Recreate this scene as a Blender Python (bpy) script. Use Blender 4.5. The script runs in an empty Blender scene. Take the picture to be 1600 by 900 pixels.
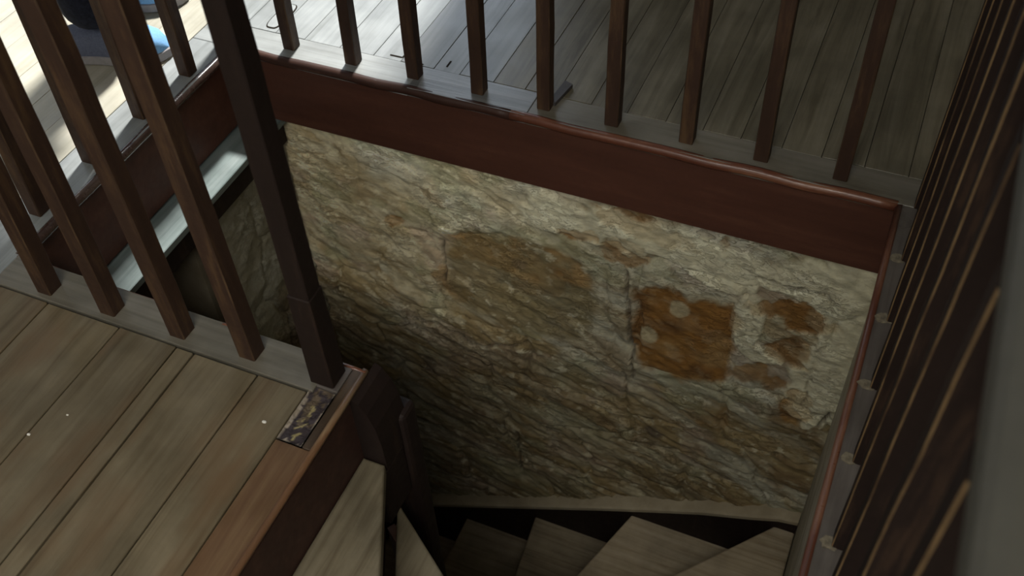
import bpy, bmesh, math, random
import numpy as np
from mathutils import Vector, Matrix

random.seed(7)
S = bpy.context.scene
COL = S.collection

# ------------------------------------------------------------------ camera
cam_d = bpy.data.cameras.new('camera')
cam = bpy.data.objects.new('camera', cam_d)
COL.objects.link(cam)
R = (0.91857778, 0.39311726, -0.04091061)
U = (-0.26655694, 0.69260262, 0.67026041)
F = (-0.29182573, 0.60478131, -0.74099751)
cam.matrix_world = Matrix(((R[0], U[0], -F[0], 0.0), (R[1], U[1], -F[1], 0.0), (R[2], U[2], -F[2], 1.55), (0, 0, 0, 1)))
cam_d.sensor_width = 36.0
cam_d.lens = 1609.06 / 1600.0 * 36.0
cam_d.clip_start = 0.01
cam_d.dof.use_dof = True
cam_d.dof.focus_distance = 2.35
cam_d.dof.aperture_fstop = 5.0
S.camera = cam

# ------------------------------------------------------------------ world, lights, exposure
S.view_settings.view_transform = 'Standard'
S.view_settings.look = 'None'
S.view_settings.gamma = 1.0
S.view_settings.use_curve_mapping = False
S.view_settings.exposure = 0.0
W = bpy.data.worlds.new('world')
S.world = W
W.use_nodes = True
W.node_tree.nodes['Background'].inputs[0].default_value = (0.62, 0.78, 1.0, 1)
W.node_tree.nodes['Background'].inputs[1].default_value = 1.2


def area_light(name, loc, target, sx, sy, power, color):
    d = bpy.data.lights.new(name, 'AREA')
    d.shape = 'RECTANGLE'
    d.size = sx
    d.size_y = sy
    d.energy = power
    d.color = color
    o = bpy.data.objects.new(name, d)
    o.location = loc
    o.rotation_euler = (Vector(target) - Vector(loc)).to_track_quat('-Z', 'Y').to_euler()
    COL.objects.link(o)
    return o


# hazy sun, steep through the roof window over the far left floor
sun_d = bpy.data.lights.new('sun', 'SUN')
sun_d.energy = 8.0
sun_d.angle = math.radians(5)
sun_d.color = (1.0, 0.97, 0.92)
sun = bpy.data.objects.new('sun', sun_d)
sun.rotation_euler = Vector((0.10, -1.0, -1.6)).to_track_quat('-Z', 'Y').to_euler()
COL.objects.link(sun)
# daylight through the back window; the other area lights are added fill
area_light('daylight_back_window', (-2.20, 4.72, 1.45), (-2.0, 1.5, 0.3), 1.4, 1.8, 22.0, (0.84, 0.92, 1.0))
area_light('fill_corner', (-4.52, 3.25, 1.45), (-1.5, 2.6, 0.3), 1.4, 1.8, 5.0, (0.84, 0.92, 1.0))
area_light('fill_left', (-4.55, -0.2, 1.5), (-0.5, 1.0, 0.0), 1.3, 1.4, 4.0, (1.0, 0.93, 0.80))
area_light('fill_overhead', (0.0, -1.20, 2.74), (0.0, -1.19, 0.0), 2.1, 1.0, 78.0, (1.0, 0.95, 0.84))  # added overhead fill to brighten the stairwell
area_light('fill_front', (0.6, -2.55, 1.6), (-0.6, 1.8, -0.4), 1.6, 1.4, 9.0, (1.0, 0.94, 0.82))


# ------------------------------------------------------------------ numpy noise
def vnoise(x, y, seed):
    xi = np.floor(x).astype(np.int64); yi = np.floor(y).astype(np.int64)
    xf = x - xi; yf = y - yi
    u = xf * xf * (3 - 2 * xf); v = yf * yf * (3 - 2 * yf)

    def h(a, b):
        n = (a * 374761393 + b * 668265263 + seed * 1442695041) & 0x7fffffff
        n = ((n ^ (n >> 13)) * 1274126177) & 0x7fffffff
        n = n ^ (n >> 16)
        return (n & 0xffff) / 65535.0
    return (h(xi, yi) * (1 - u) + h(xi + 1, yi) * u) * (1 - v) + (h(xi, yi + 1) * (1 - u) + h(xi + 1, yi + 1) * u) * v


def fbm(x, y, seed, octv=4, gain=0.5):
    a = 1.0; s = 0.0; t = 0.0
    for i in range(octv):
        s = s + a * vnoise(x, y, seed + i * 17); t += a
        x = x * 2.03 + 5.1; y = y * 2.03 + 3.7; a *= gain
    return s / t


def sstep(a, b, x):
    t = np.clip((x - a) / (b - a), 0, 1)
    return t * t * (3 - 2 * t)


# ------------------------------------------------------------------ materials
def new_mat(name):
    m = bpy.data.materials.new(name)
    m.use_nodes = True
    nt = m.node_tree
    return m, nt, nt.nodes, nt.links, nt.nodes['Principled BSDF']


def ramp(N, pts):
    r = N.new('ShaderNodeValToRGB')
    el = r.color_ramp.elements
    while len(el) < len(pts):
        el.new(0.5)
    for e, (p, c) in zip(el, pts):
        e.position = p
        e.color = (c[0], c[1], c[2], 1)
    return r


def wood_mat(name, dark, mid, light, rough=(0.35, 0.6), scale=1.0, spec=0.5, bump=0.25, axis='Y', tint=0.18, stain=None, dirt=0.5):
    """boards with grain running along an axis; random tone per board"""
    m, nt, N, L, B = new_mat(name)
    g = N.new('ShaderNodeNewGeometry')
    oi = N.new('ShaderNodeObjectInfo')
    off = N.new('ShaderNodeVectorMath'); off.operation = 'SCALE'
    off.inputs[0].default_value = (3.1, 17.7, 5.3)
    L.new(oi.outputs['Random'], off.inputs['Scale'])
    add = N.new('ShaderNodeVectorMath'); add.operation = 'ADD'
    L.new(g.outputs['Position'], add.inputs[0]); L.new(off.outputs[0], add.inputs[1])
    mp = N.new('ShaderNodeMapping')
    a, b = 42.0 * scale, 2.2 * scale
    mp.inputs['Scale'].default_value = (a, b, a) if axis == 'Y' else ((b, a, a) if axis == 'X' else (a, a, b))
    L.new(add.outputs[0], mp.inputs[0])
    n1 = N.new('ShaderNodeTexNoise'); n1.inputs['Scale'].default_value = 1.0
    n1.inputs['Detail'].default_value = 6; n1.inputs['Roughness'].default_value = 0.62
    n1.inputs['Distortion'].default_value = 0.6
    L.new(mp.outputs[0], n1.inputs['Vector'])
    r1 = ramp(N, [(0.30, dark), (0.48, mid), (0.72, light)])
    L.new(n1.outputs['Fac'], r1.inputs[0])
    # broad blotches of dirt
    n2 = N.new('ShaderNodeTexNoise'); n2.inputs['Scale'].default_value = 7.0
    n2.inputs['Detail'].default_value = 5; n2.inputs['Roughness'].default_value = 0.6
    L.new(add.outputs[0], n2.inputs['Vector'])
    r2 = ramp(N, [(0.35, (1 - dirt, 1 - dirt, 1 - dirt)), (0.62, (1, 1, 1))])
    L.new(n2.outputs['Fac'], r2.inputs[0])
    mu = N.new('ShaderNodeMix'); mu.data_type = 'RGBA'; mu.blend_type = 'MULTIPLY'
    mu.inputs[0].default_value = 1.0
    L.new(r1.outputs[0], mu.inputs[6]); L.new(r2.outputs[0], mu.inputs[7])
    col = mu.outputs[2]
    if stain:
        n3 = N.new('ShaderNodeTexNoise'); n3.inputs['Scale'].default_value = 4.0
        n3.inputs['Detail'].default_value = 3
        mp3 = N.new('ShaderNodeMapping')
        mp3.inputs['Scale'].default_value = (3.0, 1.0, 1) if axis == 'Y' else (1.0, 3.0, 1)
        mp3.inputs['Location'].default_value = (2.3, 1.1, 0)
        L.new(add.outputs[0], mp3.inputs[0]); L.new(mp3.outputs[0], n3.inputs['Vector'])
        r3 = ramp(N, [(0.5, (0, 0, 0)), (0.72, (0.75, 0.75, 0.75))])
        L.new(n3.outputs['Fac'], r3.inputs[0])
        mx = N.new('ShaderNodeMix'); mx.data_type = 'RGBA'
        L.new(r3.outputs[0], mx.inputs[0]); L.new(col, mx.inputs[6])
        mx.inputs[7].default_value = (*stain, 1)
        col = mx.outputs[2]
    hv = N.new('ShaderNodeHueSaturation')
    mr = N.new('ShaderNodeMapRange')
    mr.inputs['To Min'].default_value = 1 - tint; mr.inputs['To Max'].default_value = 1 + tint
    L.new(oi.outputs['Random'], mr.inputs[0]); L.new(mr.outputs[0], hv.inputs['Value'])
    L.new(col, hv.inputs['Color']); L.new(hv.outputs[0], B.inputs['Base Color'])
    rr = N.new('ShaderNodeMapRange')
    rr.inputs['From Min'].default_value = 0.3; rr.inputs['From Max'].default_value = 0.7
    rr.inputs['To Min'].default_value = rough[0]; rr.inputs['To Max'].default_value = rough[1]
    L.new(n2.outputs['Fac'], rr.inputs[0]); L.new(rr.outputs[0], B.inputs['Roughness'])
    B.inputs['Specular IOR Level'].default_value = spec
    bp = N.new('ShaderNodeBump'); bp.inputs['Strength'].default_value = bump
    bp.inputs['Distance'].default_value = 0.004
    L.new(n1.outputs['Fac'], bp.inputs['Height']); L.new(bp.outputs[0], B.inputs['Normal'])
    return m


def paint_mat(name, base, worn, amount=0.62, rough=0.5, spec=0.4, scale=30.0, axis='Z', bump=0.3):
    """old brown paint with worn streaks"""
    m, nt, N, L, B = new_mat(name)
    g = N.new('ShaderNodeNewGeometry')
    oi = N.new('ShaderNodeObjectInfo')
    off = N.new('ShaderNodeVectorMath'); off.operation = 'SCALE'
    off.inputs[0].default_value = (9.1, 7.7, 5.3)
    L.new(oi.outputs['Random'], off.inputs['Scale'])
    add = N.new('ShaderNodeVectorMath'); add.operation = 'ADD'
    L.new(g.outputs['Position'], add.inputs[0]); L.new(off.outputs[0], add.inputs[1])
    mp = N.new('ShaderNodeMapping')
    sc = {'X': (0.12, 1, 1), 'Y': (1, 0.12, 1), 'Z': (1, 1, 0.12)}[axis]
    mp.inputs['Scale'].default_value = sc
    L.new(add.outputs[0], mp.inputs[0])
    n1 = N.new('ShaderNodeTexNoise'); n1.inputs['Scale'].default_value = scale
    n1.inputs['Detail'].default_value = 7; n1.inputs['Roughness'].default_value = 0.7
    L.new(mp.outputs[0], n1.inputs['Vector'])
    mid = tuple(base[i] * 0.65 + worn[i] * 0.35 for i in range(3))
    r1 = ramp(N, [(0.32, tuple(v * 0.75 for v in base)), (amount - 0.06, base), (amount, mid), (amount + 0.12, worn)])
    L.new(n1.outputs['Fac'], r1.inputs[0])
    L.new(r1.outputs[0], B.inputs['Base Color'])
    n2 = N.new('ShaderNodeTexNoise'); n2.inputs['Scale'].default_value = 60
    L.new(add.outputs[0], n2.inputs['Vector'])
    rr = N.new('ShaderNodeMapRange')
    rr.inputs['To Min'].default_value = rough - 0.12; rr.inputs['To Max'].default_value = rough + 0.15
    L.new(n2.outputs['Fac'], rr.inputs[0]); L.new(rr.outputs[0], B.inputs['Roughness'])
    B.inputs['Specular IOR Level'].default_value = spec
    bp = N.new('ShaderNodeBump'); bp.inputs['Strength'].default_value = bump
    bp.inputs['Distance'].default_value = 0.003
    L.new(n1.outputs['Fac'], bp.inputs['Height']); L.new(bp.outputs[0], B.inputs['Normal'])
    return m


def plaster_mat(name, c1, c2, scale=6.0, rough=0.9, bump=0.4):
    m, nt, N, L, B = new_mat(name)
    g = N.new('ShaderNodeNewGeometry')
    n1 = N.new('ShaderNodeTexNoise'); n1.inputs['Scale'].default_value = scale
    n1.inputs['Detail'].default_value = 8; n1.inputs['Roughness'].default_value = 0.65
    L.new(g.outputs['Position'], n1.inputs['Vector'])
    r1 = ramp(N, [(0.35, c1), (0.65, c2)])
    L.new(n1.outputs['Fac'], r1.inputs[0]); L.new(r1.outputs[0], B.inputs['Base Color'])
    B.inputs['Roughness'].default_value = rough
    bp = N.new('ShaderNodeBump'); bp.inputs['Strength'].default_value = bump
    bp.inputs['Distance'].default_value = 0.01
    L.new(n1.outputs['Fac'], bp.inputs['Height']); L.new(bp.outputs[0], B.inputs['Normal'])
    return m


def plain_mat(name, c, rough=0.6, spec=0.4, noise=0.15, scale=40):
    m, nt, N, L, B = new_mat(name)
    tc = N.new('ShaderNodeTexCoord')
    n1 = N.new('ShaderNodeTexNoise'); n1.inputs['Scale'].default_value = scale
    n1.inputs['Detail'].default_value = 4
    L.new(tc.outputs['Object'], n1.inputs['Vector'])
    r1 = ramp(N, [(0.3, tuple(v * (1 - noise) for v in c)), (0.7, tuple(min(1, v * (1 + noise)) for v in c))])
    L.new(n1.outputs['Fac'], r1.inputs[0]); L.new(r1.outputs[0], B.inputs['Base Color'])
    B.inputs['Roughness'].default_value = rough
    B.inputs['Specular IOR Level'].default_value = spec
    return m


def attr_mat(name, rough=0.9, bump=0.35):
    """stone and plaster: albedo from a colour attribute, fine relief from noise"""
    m, nt, N, L, B = new_mat(name)
    at = N.new('ShaderNodeAttribute'); at.attribute_name = 'albedo'
    g = N.new('ShaderNodeNewGeometry')
    n1 = N.new('ShaderNodeTexNoise'); n1.inputs['Scale'].default_value = 70
    n1.inputs['Detail'].default_value = 8; n1.inputs['Roughness'].default_value = 0.7
    mp = N.new('ShaderNodeMapping'); mp.inputs['Scale'].default_value = (0.55, 1, 1)
    mp.inputs['Rotation'].default_value = (0, math.radians(14), 0)
    L.new(g.outputs['Position'], mp.inputs[0]); L.new(mp.outputs[0], n1.inputs['Vector'])
    # thin flakes: a stretched noise with steep edges, raised and paler
    n2 = N.new('ShaderNodeTexNoise'); n2.inputs['Scale'].default_value = 58
    n2.inputs['Detail'].default_value = 9; n2.inputs['Roughness'].default_value = 0.66
    n2.inputs['Distortion'].default_value = 0.5
    mp2 = N.new('ShaderNodeMapping'); mp2.inputs['Scale'].default_value = (0.5, 1, 1.15)
    mp2.inputs['Rotation'].default_value = (0, math.radians(18), 0)
    L.new(g.outputs['Position'], mp2.inputs[0]); L.new(mp2.outputs[0], n2.inputs['Vector'])
    fl = ramp(N, [(0.47, (0, 0, 0)), (0.51, (0.55, 0.55, 0.55)), (0.60, (0.6, 0.6, 0.6)), (0.63, (1, 1, 1))])
    L.new(n2.outputs['Fac'], fl.inputs[0])
    n3 = N.new('ShaderNodeTexNoise'); n3.inputs['Scale'].default_value = 5.5
    n3.inputs['Detail'].default_value = 4
    L.new(g.outputs['Position'], n3.inputs['Vector'])
    k3 = ramp(N, [(0.42, (0.12, 0.12, 0.12)), (0.60, (1, 1, 1))])
    L.new(n3.outputs['Fac'], k3.inputs[0])
    fm = N.new('ShaderNodeMath'); fm.operation = 'MULTIPLY'
    L.new(fl.outputs[0], fm.inputs[0]); L.new(k3.outputs[0], fm.inputs[1])
    ad = N.new('ShaderNodeMath'); ad.operation = 'ADD'
    m1 = N.new('ShaderNodeMath'); m1.operation = 'MULTIPLY'; m1.inputs[1].default_value = 0.8
    L.new(n1.outputs['Fac'], m1.inputs[0]); L.new(m1.outputs[0], ad.inputs[0]); L.new(fm.outputs[0], ad.inputs[1])
    r = ramp(N, [(0.20, (0.80, 0.77, 0.72)), (0.5, (1.10, 1.09, 1.08)), (0.85, (1.32, 1.34, 1.38))])
    mh = N.new('ShaderNodeMath'); mh.operation = 'MULTIPLY'; mh.inputs[1].default_value = 0.62
    L.new(ad.outputs[0], mh.inputs[0]); L.new(mh.outputs[0], r.inputs[0])
    mu = N.new('ShaderNodeMix'); mu.data_type = 'RGBA'; mu.blend_type = 'MULTIPLY'; mu.inputs[0].default_value = 1
    L.new(at.outputs['Color'], mu.inputs[6]); L.new(r.outputs[0], mu.inputs[7])
    L.new(mu.outputs[2], B.inputs['Base Color'])
    B.inputs['Roughness'].default_value = rough
    B.inputs['Specular IOR Level'].default_value = 0.25
    bp = N.new('ShaderNodeBump'); bp.inputs['Strength'].default_value = bump
    bp.inputs['Distance'].default_value = 0.0045
    L.new(ad.outputs[0], bp.inputs['Height']); L.new(bp.outputs[0], B.inputs['Normal'])
    return m


M = {}
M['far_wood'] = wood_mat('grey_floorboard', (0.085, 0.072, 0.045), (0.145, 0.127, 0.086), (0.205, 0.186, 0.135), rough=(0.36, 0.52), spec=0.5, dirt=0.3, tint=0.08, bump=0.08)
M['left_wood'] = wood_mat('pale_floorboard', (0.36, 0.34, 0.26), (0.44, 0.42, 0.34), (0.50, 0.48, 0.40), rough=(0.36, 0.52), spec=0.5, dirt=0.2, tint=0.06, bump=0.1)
M['lit_wood'] = wood_mat('lit_grey_floorboard', (0.20, 0.215, 0.21), (0.27, 0.29, 0.29), (0.33, 0.35, 0.35), rough=(0.30, 0.45), spec=0.5, dirt=0.2, tint=0.06, bump=0.08)  # paler board copy, brightness of the lit floor put into the tone
M['mid_wood'] = wood_mat('half_lit_floorboard', (0.13, 0.14, 0.135), (0.19, 0.20, 0.20), (0.25, 0.26, 0.26), rough=(0.32, 0.48), spec=0.5, dirt=0.25, tint=0.06, bump=0.08)
M['lit_x'] = wood_mat('lit_grey_border', (0.20, 0.21, 0.20), (0.27, 0.285, 0.28), (0.32, 0.34, 0.335), rough=(0.28, 0.42), axis='X', dirt=0.2, tint=0.03)  # border copies also carry the light falloff in their colour
M['mid_x'] = wood_mat('half_lit_border', (0.11, 0.115, 0.115), (0.16, 0.165, 0.165), (0.22, 0.22, 0.22), rough=(0.28, 0.42), axis='X', dirt=0.2, tint=0.03)
M['near_wood'] = wood_mat('brown_floorboard', (0.095, 0.071, 0.038), (0.145, 0.115, 0.068), (0.182, 0.148, 0.093), rough=(0.45, 0.65), spec=0.35, dirt=0.28, tint=0.10, stain=(0.13, 0.08, 0.04))
M['border_x'] = wood_mat('grey_border_board', (0.11, 0.098, 0.075), (0.15, 0.137, 0.106), (0.195, 0.178, 0.145), rough=(0.30, 0.5), axis='X', dirt=0.25, tint=0.06)
M['border_y'] = wood_mat('grey_border_board_side', (0.08, 0.068, 0.062), (0.115, 0.10, 0.09), (0.16, 0.145, 0.13), rough=(0.26, 0.42), dirt=0.25, tint=0.06)
M['tread'] = wood_mat('tread_wood', (0.22, 0.165, 0.10), (0.33, 0.27, 0.18), (0.42, 0.35, 0.25), rough=(0.5, 0.7), axis='X', dirt=0.35, tint=0.12)
M['tread_upper'] = wood_mat('darkened_tread_wood', (0.115, 0.09, 0.052), (0.18, 0.15, 0.095), (0.235, 0.20, 0.135), rough=(0.5, 0.7), dirt=0.35, tint=0.05)  # upper treads darkened to offset the strong light near them
M['varnish'] = wood_mat('varnished_edge_board', (0.060, 0.027, 0.014), (0.115, 0.062, 0.030), (0.165, 0.105, 0.052), rough=(0.3, 0.5), dirt=0.25, tint=0.02)
M['paint'] = paint_mat('dark_brown_paint', (0.040, 0.020, 0.012), (0.085, 0.047, 0.022), 0.56, rough=0.62, spec=0.3)
M['newel_paint'] = paint_mat('blackened_brown_paint', (0.016, 0.0095, 0.0075), (0.035, 0.02, 0.013), 0.62, rough=0.6, spec=0.2)
M['fascia'] = paint_mat('red_brown_fascia_paint', (0.082, 0.032, 0.020), (0.11, 0.046, 0.028), 0.6, rough=0.55, spec=0.3, scale=14, axis='X', bump=0.1)
M['lip'] = paint_mat('copper_brown_nosing_paint', (0.12, 0.042, 0.024), (0.26, 0.12, 0.065), 0.57, rough=0.32, spec=0.5, scale=30, axis='X', bump=0.15)
M['lip_y'] = paint_mat('copper_brown_nosing_paint_side', (0.12, 0.042, 0.024), (0.24, 0.12, 0.07), 0.57, rough=0.32, spec=0.5, scale=30, axis='Y', bump=0.15)
M['stone'] = attr_mat('plastered_stone', bump=0.9)
M['stained'] = wood_mat('stained_edge_board', (0.055, 0.032, 0.02), (0.10, 0.07, 0.045), (0.20, 0.16, 0.11), rough=(0.3, 0.5), dirt=0.5, tint=0.02, scale=0.7)
M['arris'] = paint_mat('worn_ochre_arris', (0.07, 0.04, 0.02), (0.22, 0.14, 0.065), 0.47, rough=0.6, spec=0.3, scale=40)
M['dull_arris'] = paint_mat('brown_arris', (0.045, 0.024, 0.013), (0.10, 0.06, 0.03), 0.58, rough=0.6, spec=0.3, scale=40)
M['shade_paint'] = paint_mat('shaded_brown_paint', (0.017, 0.010, 0.008), (0.045, 0.026, 0.016), 0.60, rough=0.7, spec=0.15)  # darker copy of the baluster paint, shade put into the colour
M['left_lip'] = paint_mat('glossy_brown_nosing_paint', (0.06, 0.035, 0.028), (0.16, 0.12, 0.10), 0.57, rough=0.24, spec=0.9, scale=30, axis='Y', bump=0.1)
M['plaster'] = plaster_mat('room_plaster', (0.40, 0.36, 0.29), (0.52, 0.48, 0.40), 3)
M['beige'] = plaster_mat('beige_well_plaster', (0.30, 0.25, 0.165), (0.42, 0.36, 0.25), 8)
M['white_plaster'] = plaster_mat('whitewashed_well_plaster', (0.33, 0.30, 0.22), (0.50, 0.47, 0.38), 9, bump=0.8)
M['ceiling'] = plaster_mat('ceiling_boards', (0.30, 0.25, 0.18), (0.40, 0.34, 0.26), 3)
M['dark'] = plaster_mat('shade_dark_plaster', (0.02, 0.016, 0.012), (0.04, 0.032, 0.024), 5)  # near black, the gloom of the void put into the colour
M['rail'] = plain_mat('pale_grey_handrail_paint', (0.06, 0.057, 0.046), 0.6, 0.3, 0.08)
M['frame'] = plain_mat('white_window_paint', (0.6, 0.58, 0.52), 0.5)
M['filler'] = plain_mat('pale_filler', (0.18, 0.155, 0.11), 0.8, 0.2, 0.4, 120)
M['gap'] = plain_mat('dark_joint_dirt', (0.018, 0.013, 0.009), 0.9, 0.1)
M['block'] = plain_mat('grey_offcut_wood', (0.05, 0.045, 0.045), 0.6)
M['crumb'] = plain_mat('white_paint_flake', (0.75, 0.72, 0.64), 0.7)

m, nt, N, L, B = new_mat('window_glass')
B.inputs['Base Color'].default_value = (0.95, 0.97, 1, 1)
B.inputs['Roughness'].default_value = 0.02
B.inputs['Transmission Weight'].default_value = 1.0
B.inputs['IOR'].default_value = 1.02
M['glass'] = m


# ------------------------------------------------------------------ helpers
def mesh_obj(name, bm, mat, parent=None, smooth=False):
    me = bpy.data.meshes.new(name)
    bm.normal_update()
    bm.to_mesh(me)
    bm.free()
    o = bpy.data.objects.new(name, me)
    COL.objects.link(o)
    for mm in (mat if isinstance(mat, (list, tuple)) else [mat]):
        me.materials.append(mm)
    if smooth:
        for p in me.polygons:
            p.use_smooth = True
    if parent:
        o.parent = parent
    return o


def empty(name, loc=(0, 0, 0)):
    o = bpy.data.objects.new(name, None)
    o.location = loc
    o.empty_display_size = 0.05
    COL.objects.link(o)
    return o


def tag(o, label, cat, group=None, kind=None):
    o['label'] = label
    o['category'] = cat
    if group:
        o['group'] = group
    if kind:
        o['kind'] = kind
    return o


def struct(o, label=None, cat=None):
    o['kind'] = 'structure'
    if label:
        o['label'] = label
        o['category'] = cat
    return o


def bm_box(bm, lo, hi, bev=0.0, seg=1):
    d = [hi[i] - lo[i] for i in range(3)]
    c = [(hi[i] + lo[i]) / 2 for i in range(3)]
    r = bmesh.ops.create_cube(bm, size=1.0, matrix=Matrix.Translation(c) @ Matrix.Diagonal((*d, 1)))
    if bev > 0:
        es = list({e for v in r['verts'] for e in v.link_edges})
        bmesh.ops.bevel(bm, geom=es, offset=bev, segments=seg, affect='EDGES', profile=0.6)
    return r['verts']


def box(name, lo, hi, mat, parent=None, bev=0.0, seg=1, smooth=False):
    bm = bmesh.new()
    bm_box(bm, lo, hi, bev, seg)
    return mesh_obj(name, bm, mat, parent, smooth)


def bm_prism(bm, pts, z0, z1):
    vs0 = [bm.verts.new((x, y, z0)) for x, y in pts]
    vs1 = [bm.verts.new((x, y, z1)) for x, y in pts]
    n = len(pts)
    bm.faces.new(vs1)
    bm.faces.new(list(reversed(vs0)))
    for i in range(n):
        bm.faces.new((vs0[i], vs0[(i + 1) % n], vs1[(i + 1) % n], vs1[i]))
    bmesh.ops.recalc_face_normals(bm, faces=bm.faces)


def profile_bar(name, prof, a, b, mat, parent=None, smooth=True):
    """sweep a closed 2-D profile (u = horizontal outwards from the board, v = up) from a to b along X or Y.
    Points are given in world (perpendicular, z) pairs."""
    bm = bmesh.new()
    rings = []
    n = 24
    for k in range(n + 1):
        t = k / n
        x = a[0] + (b[0] - a[0]) * t; y = a[1] + (b[1] - a[1]) * t
        wob = 0.0012 * math.sin(7 * t * 3.1) + 0.0008 * math.sin(31 * t)
        ring = []
        for u, v in prof:
            if abs(b[0] - a[0]) > abs(b[1] - a[1]):
                ring.append(bm.verts.new((x, y + u + wob, v + wob * 0.5)))
            else:
                ring.append(bm.verts.new((x + u + wob, y, v + wob * 0.5)))
        rings.append(ring)
    m_ = len(prof)
    for k in range(n):
        for i in range(m_):
            bm.faces.new((rings[k][i], rings[k][(i + 1) % m_], rings[k + 1][(i + 1) % m_], rings[k + 1][i]))
    bm.faces.new(rings[0]); bm.faces.new(list(reversed(rings[-1])))
    bmesh.ops.recalc_face_normals(bm, faces=bm.faces)
    return mesh_obj(name, bm, mat, parent, smooth)


def lip_profile(sign, r=0.013):
    """rounded nosing; sign = direction (in u) in which it sticks out over the opening"""
    p = [(-sign * 0.004, 0.0005)]
    for k in range(9):
        a = math.pi / 2 - math.pi * k / 8
        p.append((sign * (math.cos(a) * r), -r + r * math.sin(a) + 0.0005))
    p.append((-sign * 0.004, -2 * r + 0.0005))
    return p


# ------------------------------------------------------------------ key dimensions (metres, floor at z = 0)
XL, XR = -1.640, 0.068          # left and right edges of the opening
YF, YN = 1.787, 0.973           # far and near edges
XS = -0.787                     # floor edge at the head of the stairs
FZ = -0.232                     # bottom of the fascia boards
YW = 1.84                       # face of the stone wall
RX0, RX1, RY0, RY1 = -4.4, 2.3, -2.4, 4.45
CEIL = 2.65
BOT = -2.85

# ------------------------------------------------------------------ floor: one structure, each plank a part
floor = struct(empty('floor', (0, 0, 0)))


def plank(x0, x1, y0, y1, mat, dz=0.0, name='plank', th=0.026, g=0.0012, bev=0.0014):
    rz = random.uniform(-0.0008, 0.0002) + dz
    return box(name, (x0 + g, y0 + g, -th + rz), (x1 - g, y1 - g, rz), mat, floor, bev)


# far boards (run away from the opening)
far_joints = [XL - 0.12, -1.66, -1.56, -1.47, -1.363, -1.263, -1.184, -1.09, -1.018, -0.925, -0.84, -0.76, -0.667, -0.575, -0.48, -0.39, -0.30, -0.205, -0.115, -0.02, 0.075, 0.17]
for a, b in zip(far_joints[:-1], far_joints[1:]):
    plank(a, b, 1.882 + random.uniform(-0.002, 0.002), RY1, M['lit_wood'] if b < -1.17 else (M['mid_wood'] if b < -0.9 else M['far_wood']), g=0.0006, bev=0.0008)  # pale to dark from left to right: light falloff painted into the boards
x = far_joints[-1]
while x < RX1 - 0.02:
    w = min(random.uniform(0.088, 0.112), RX1 - x)
    plank(x, x + w, RY0, RY1, M['far_wood'])
    x += w
x = XL - 0.12
while x > RX0 + 0.02:
    w = min(random.uniform(0.10, 0.125), x - RX0)
    plank(x - w, x, 0.885 if x > -2.3 else 0.885, RY1, M['left_wood'], g=0.0005, bev=0.0007)
    x -= w
# border boards carrying the balusters
plank(XL - 0.12, -1.12, YF, 1.882, M['lit_x'], name='border_board', g=0.0004)  # three border tones follow the painted light falloff
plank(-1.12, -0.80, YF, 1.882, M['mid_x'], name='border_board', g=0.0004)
plank(-0.80, XR + 0.102, YF, 1.882, M['border_x'], name='border_board', g=0.0004)
plank(XL - 0.12, XL, YN - 0.088, YF, M['lit_wood'], name='border_board', g=0.0005)
plank(XR, XR + 0.102, RY0, YF, M['border_y'], name='border_board')
plank(XL, XS - 0.07, 0.888, YN, M['border_x'], name='border_board', dz=0.0015)
# near boards
near_joints = [-0.868, -0.977, -1.124, -1.166, -1.304, -1.487, -1.64, -1.80]
for b, a in zip(near_joints[:-1], near_joints[1:]):
    gp = 0.0022 if b in (-0.977, -1.124, -1.304) else 0.0012
    plank(a, b, RY0, 0.886, M['near_wood'], g=gp)
x = near_joints[-1]
while x > RX0 + 0.02:
    w = min(random.uniform(0.13, 0.17), x - RX0)
    plank(x - w, x, RY0, 0.886, M['near_wood'])
    x -= w
# edge board at the stair head: varnished, with the slot of a removed baluster at its far end
bm = bmesh.new()
bm_box(bm, (-0.866, RY0 + 0.002, -0.026), (XS - 0.004, 0.772, 0.0), 0.0014)
edge_board = mesh_obj('edge_board', bm, M['varnish'], floor)
box('edge_board', (-0.812, 0.7735, -0.026), (XS - 0.004, YN - 0.002, 0.0), M['stained'], floor, 0.0014)
box('edge_board', (-0.866, 0.904, -0.026), (-0.8135, YN - 0.002, 0.0), M['border_y'], floor, 0.0014)
# worn pocket between them, its bottom filled with crumbling filler
bm = bmesh.new()
nx, ny = 14, 34
grid = [[None] * (ny + 1) for _ in range(nx + 1)]
for i in range(nx + 1):
    for j in range(ny + 1):
        u, v = i / nx, j / ny
        xx = -0.8655 + 0.0515 * u; yy = 0.7735 + 0.129 * v
        e = min(u, 1 - u, v * 2.2, 1.2)
        z = -0.010 + 0.008 * float(fbm(np.array(xx * 90), np.array(yy * 60), 5, 3)) + (0.009 if e < 0.05 else 0)
        grid[i][j] = bm.verts.new((xx, yy, min(z, 0.0005)))
for i in range(nx):
    for j in range(ny):
        bm.faces.new((grid[i][j], grid[i + 1][j], grid[i + 1][j + 1], grid[i][j + 1]))
mfill = paint_mat('crumbled_slot_filler', (0.055, 0.042, 0.04), (0.42, 0.36, 0.20), 0.54, rough=0.7, scale=55, axis='Y', bump=0.6)
so = mesh_obj('slot_filler', bm, M['stone'], floor, True)
ca = so.data.color_attributes.new('albedo', 'FLOAT_COLOR', 'POINT')
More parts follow.
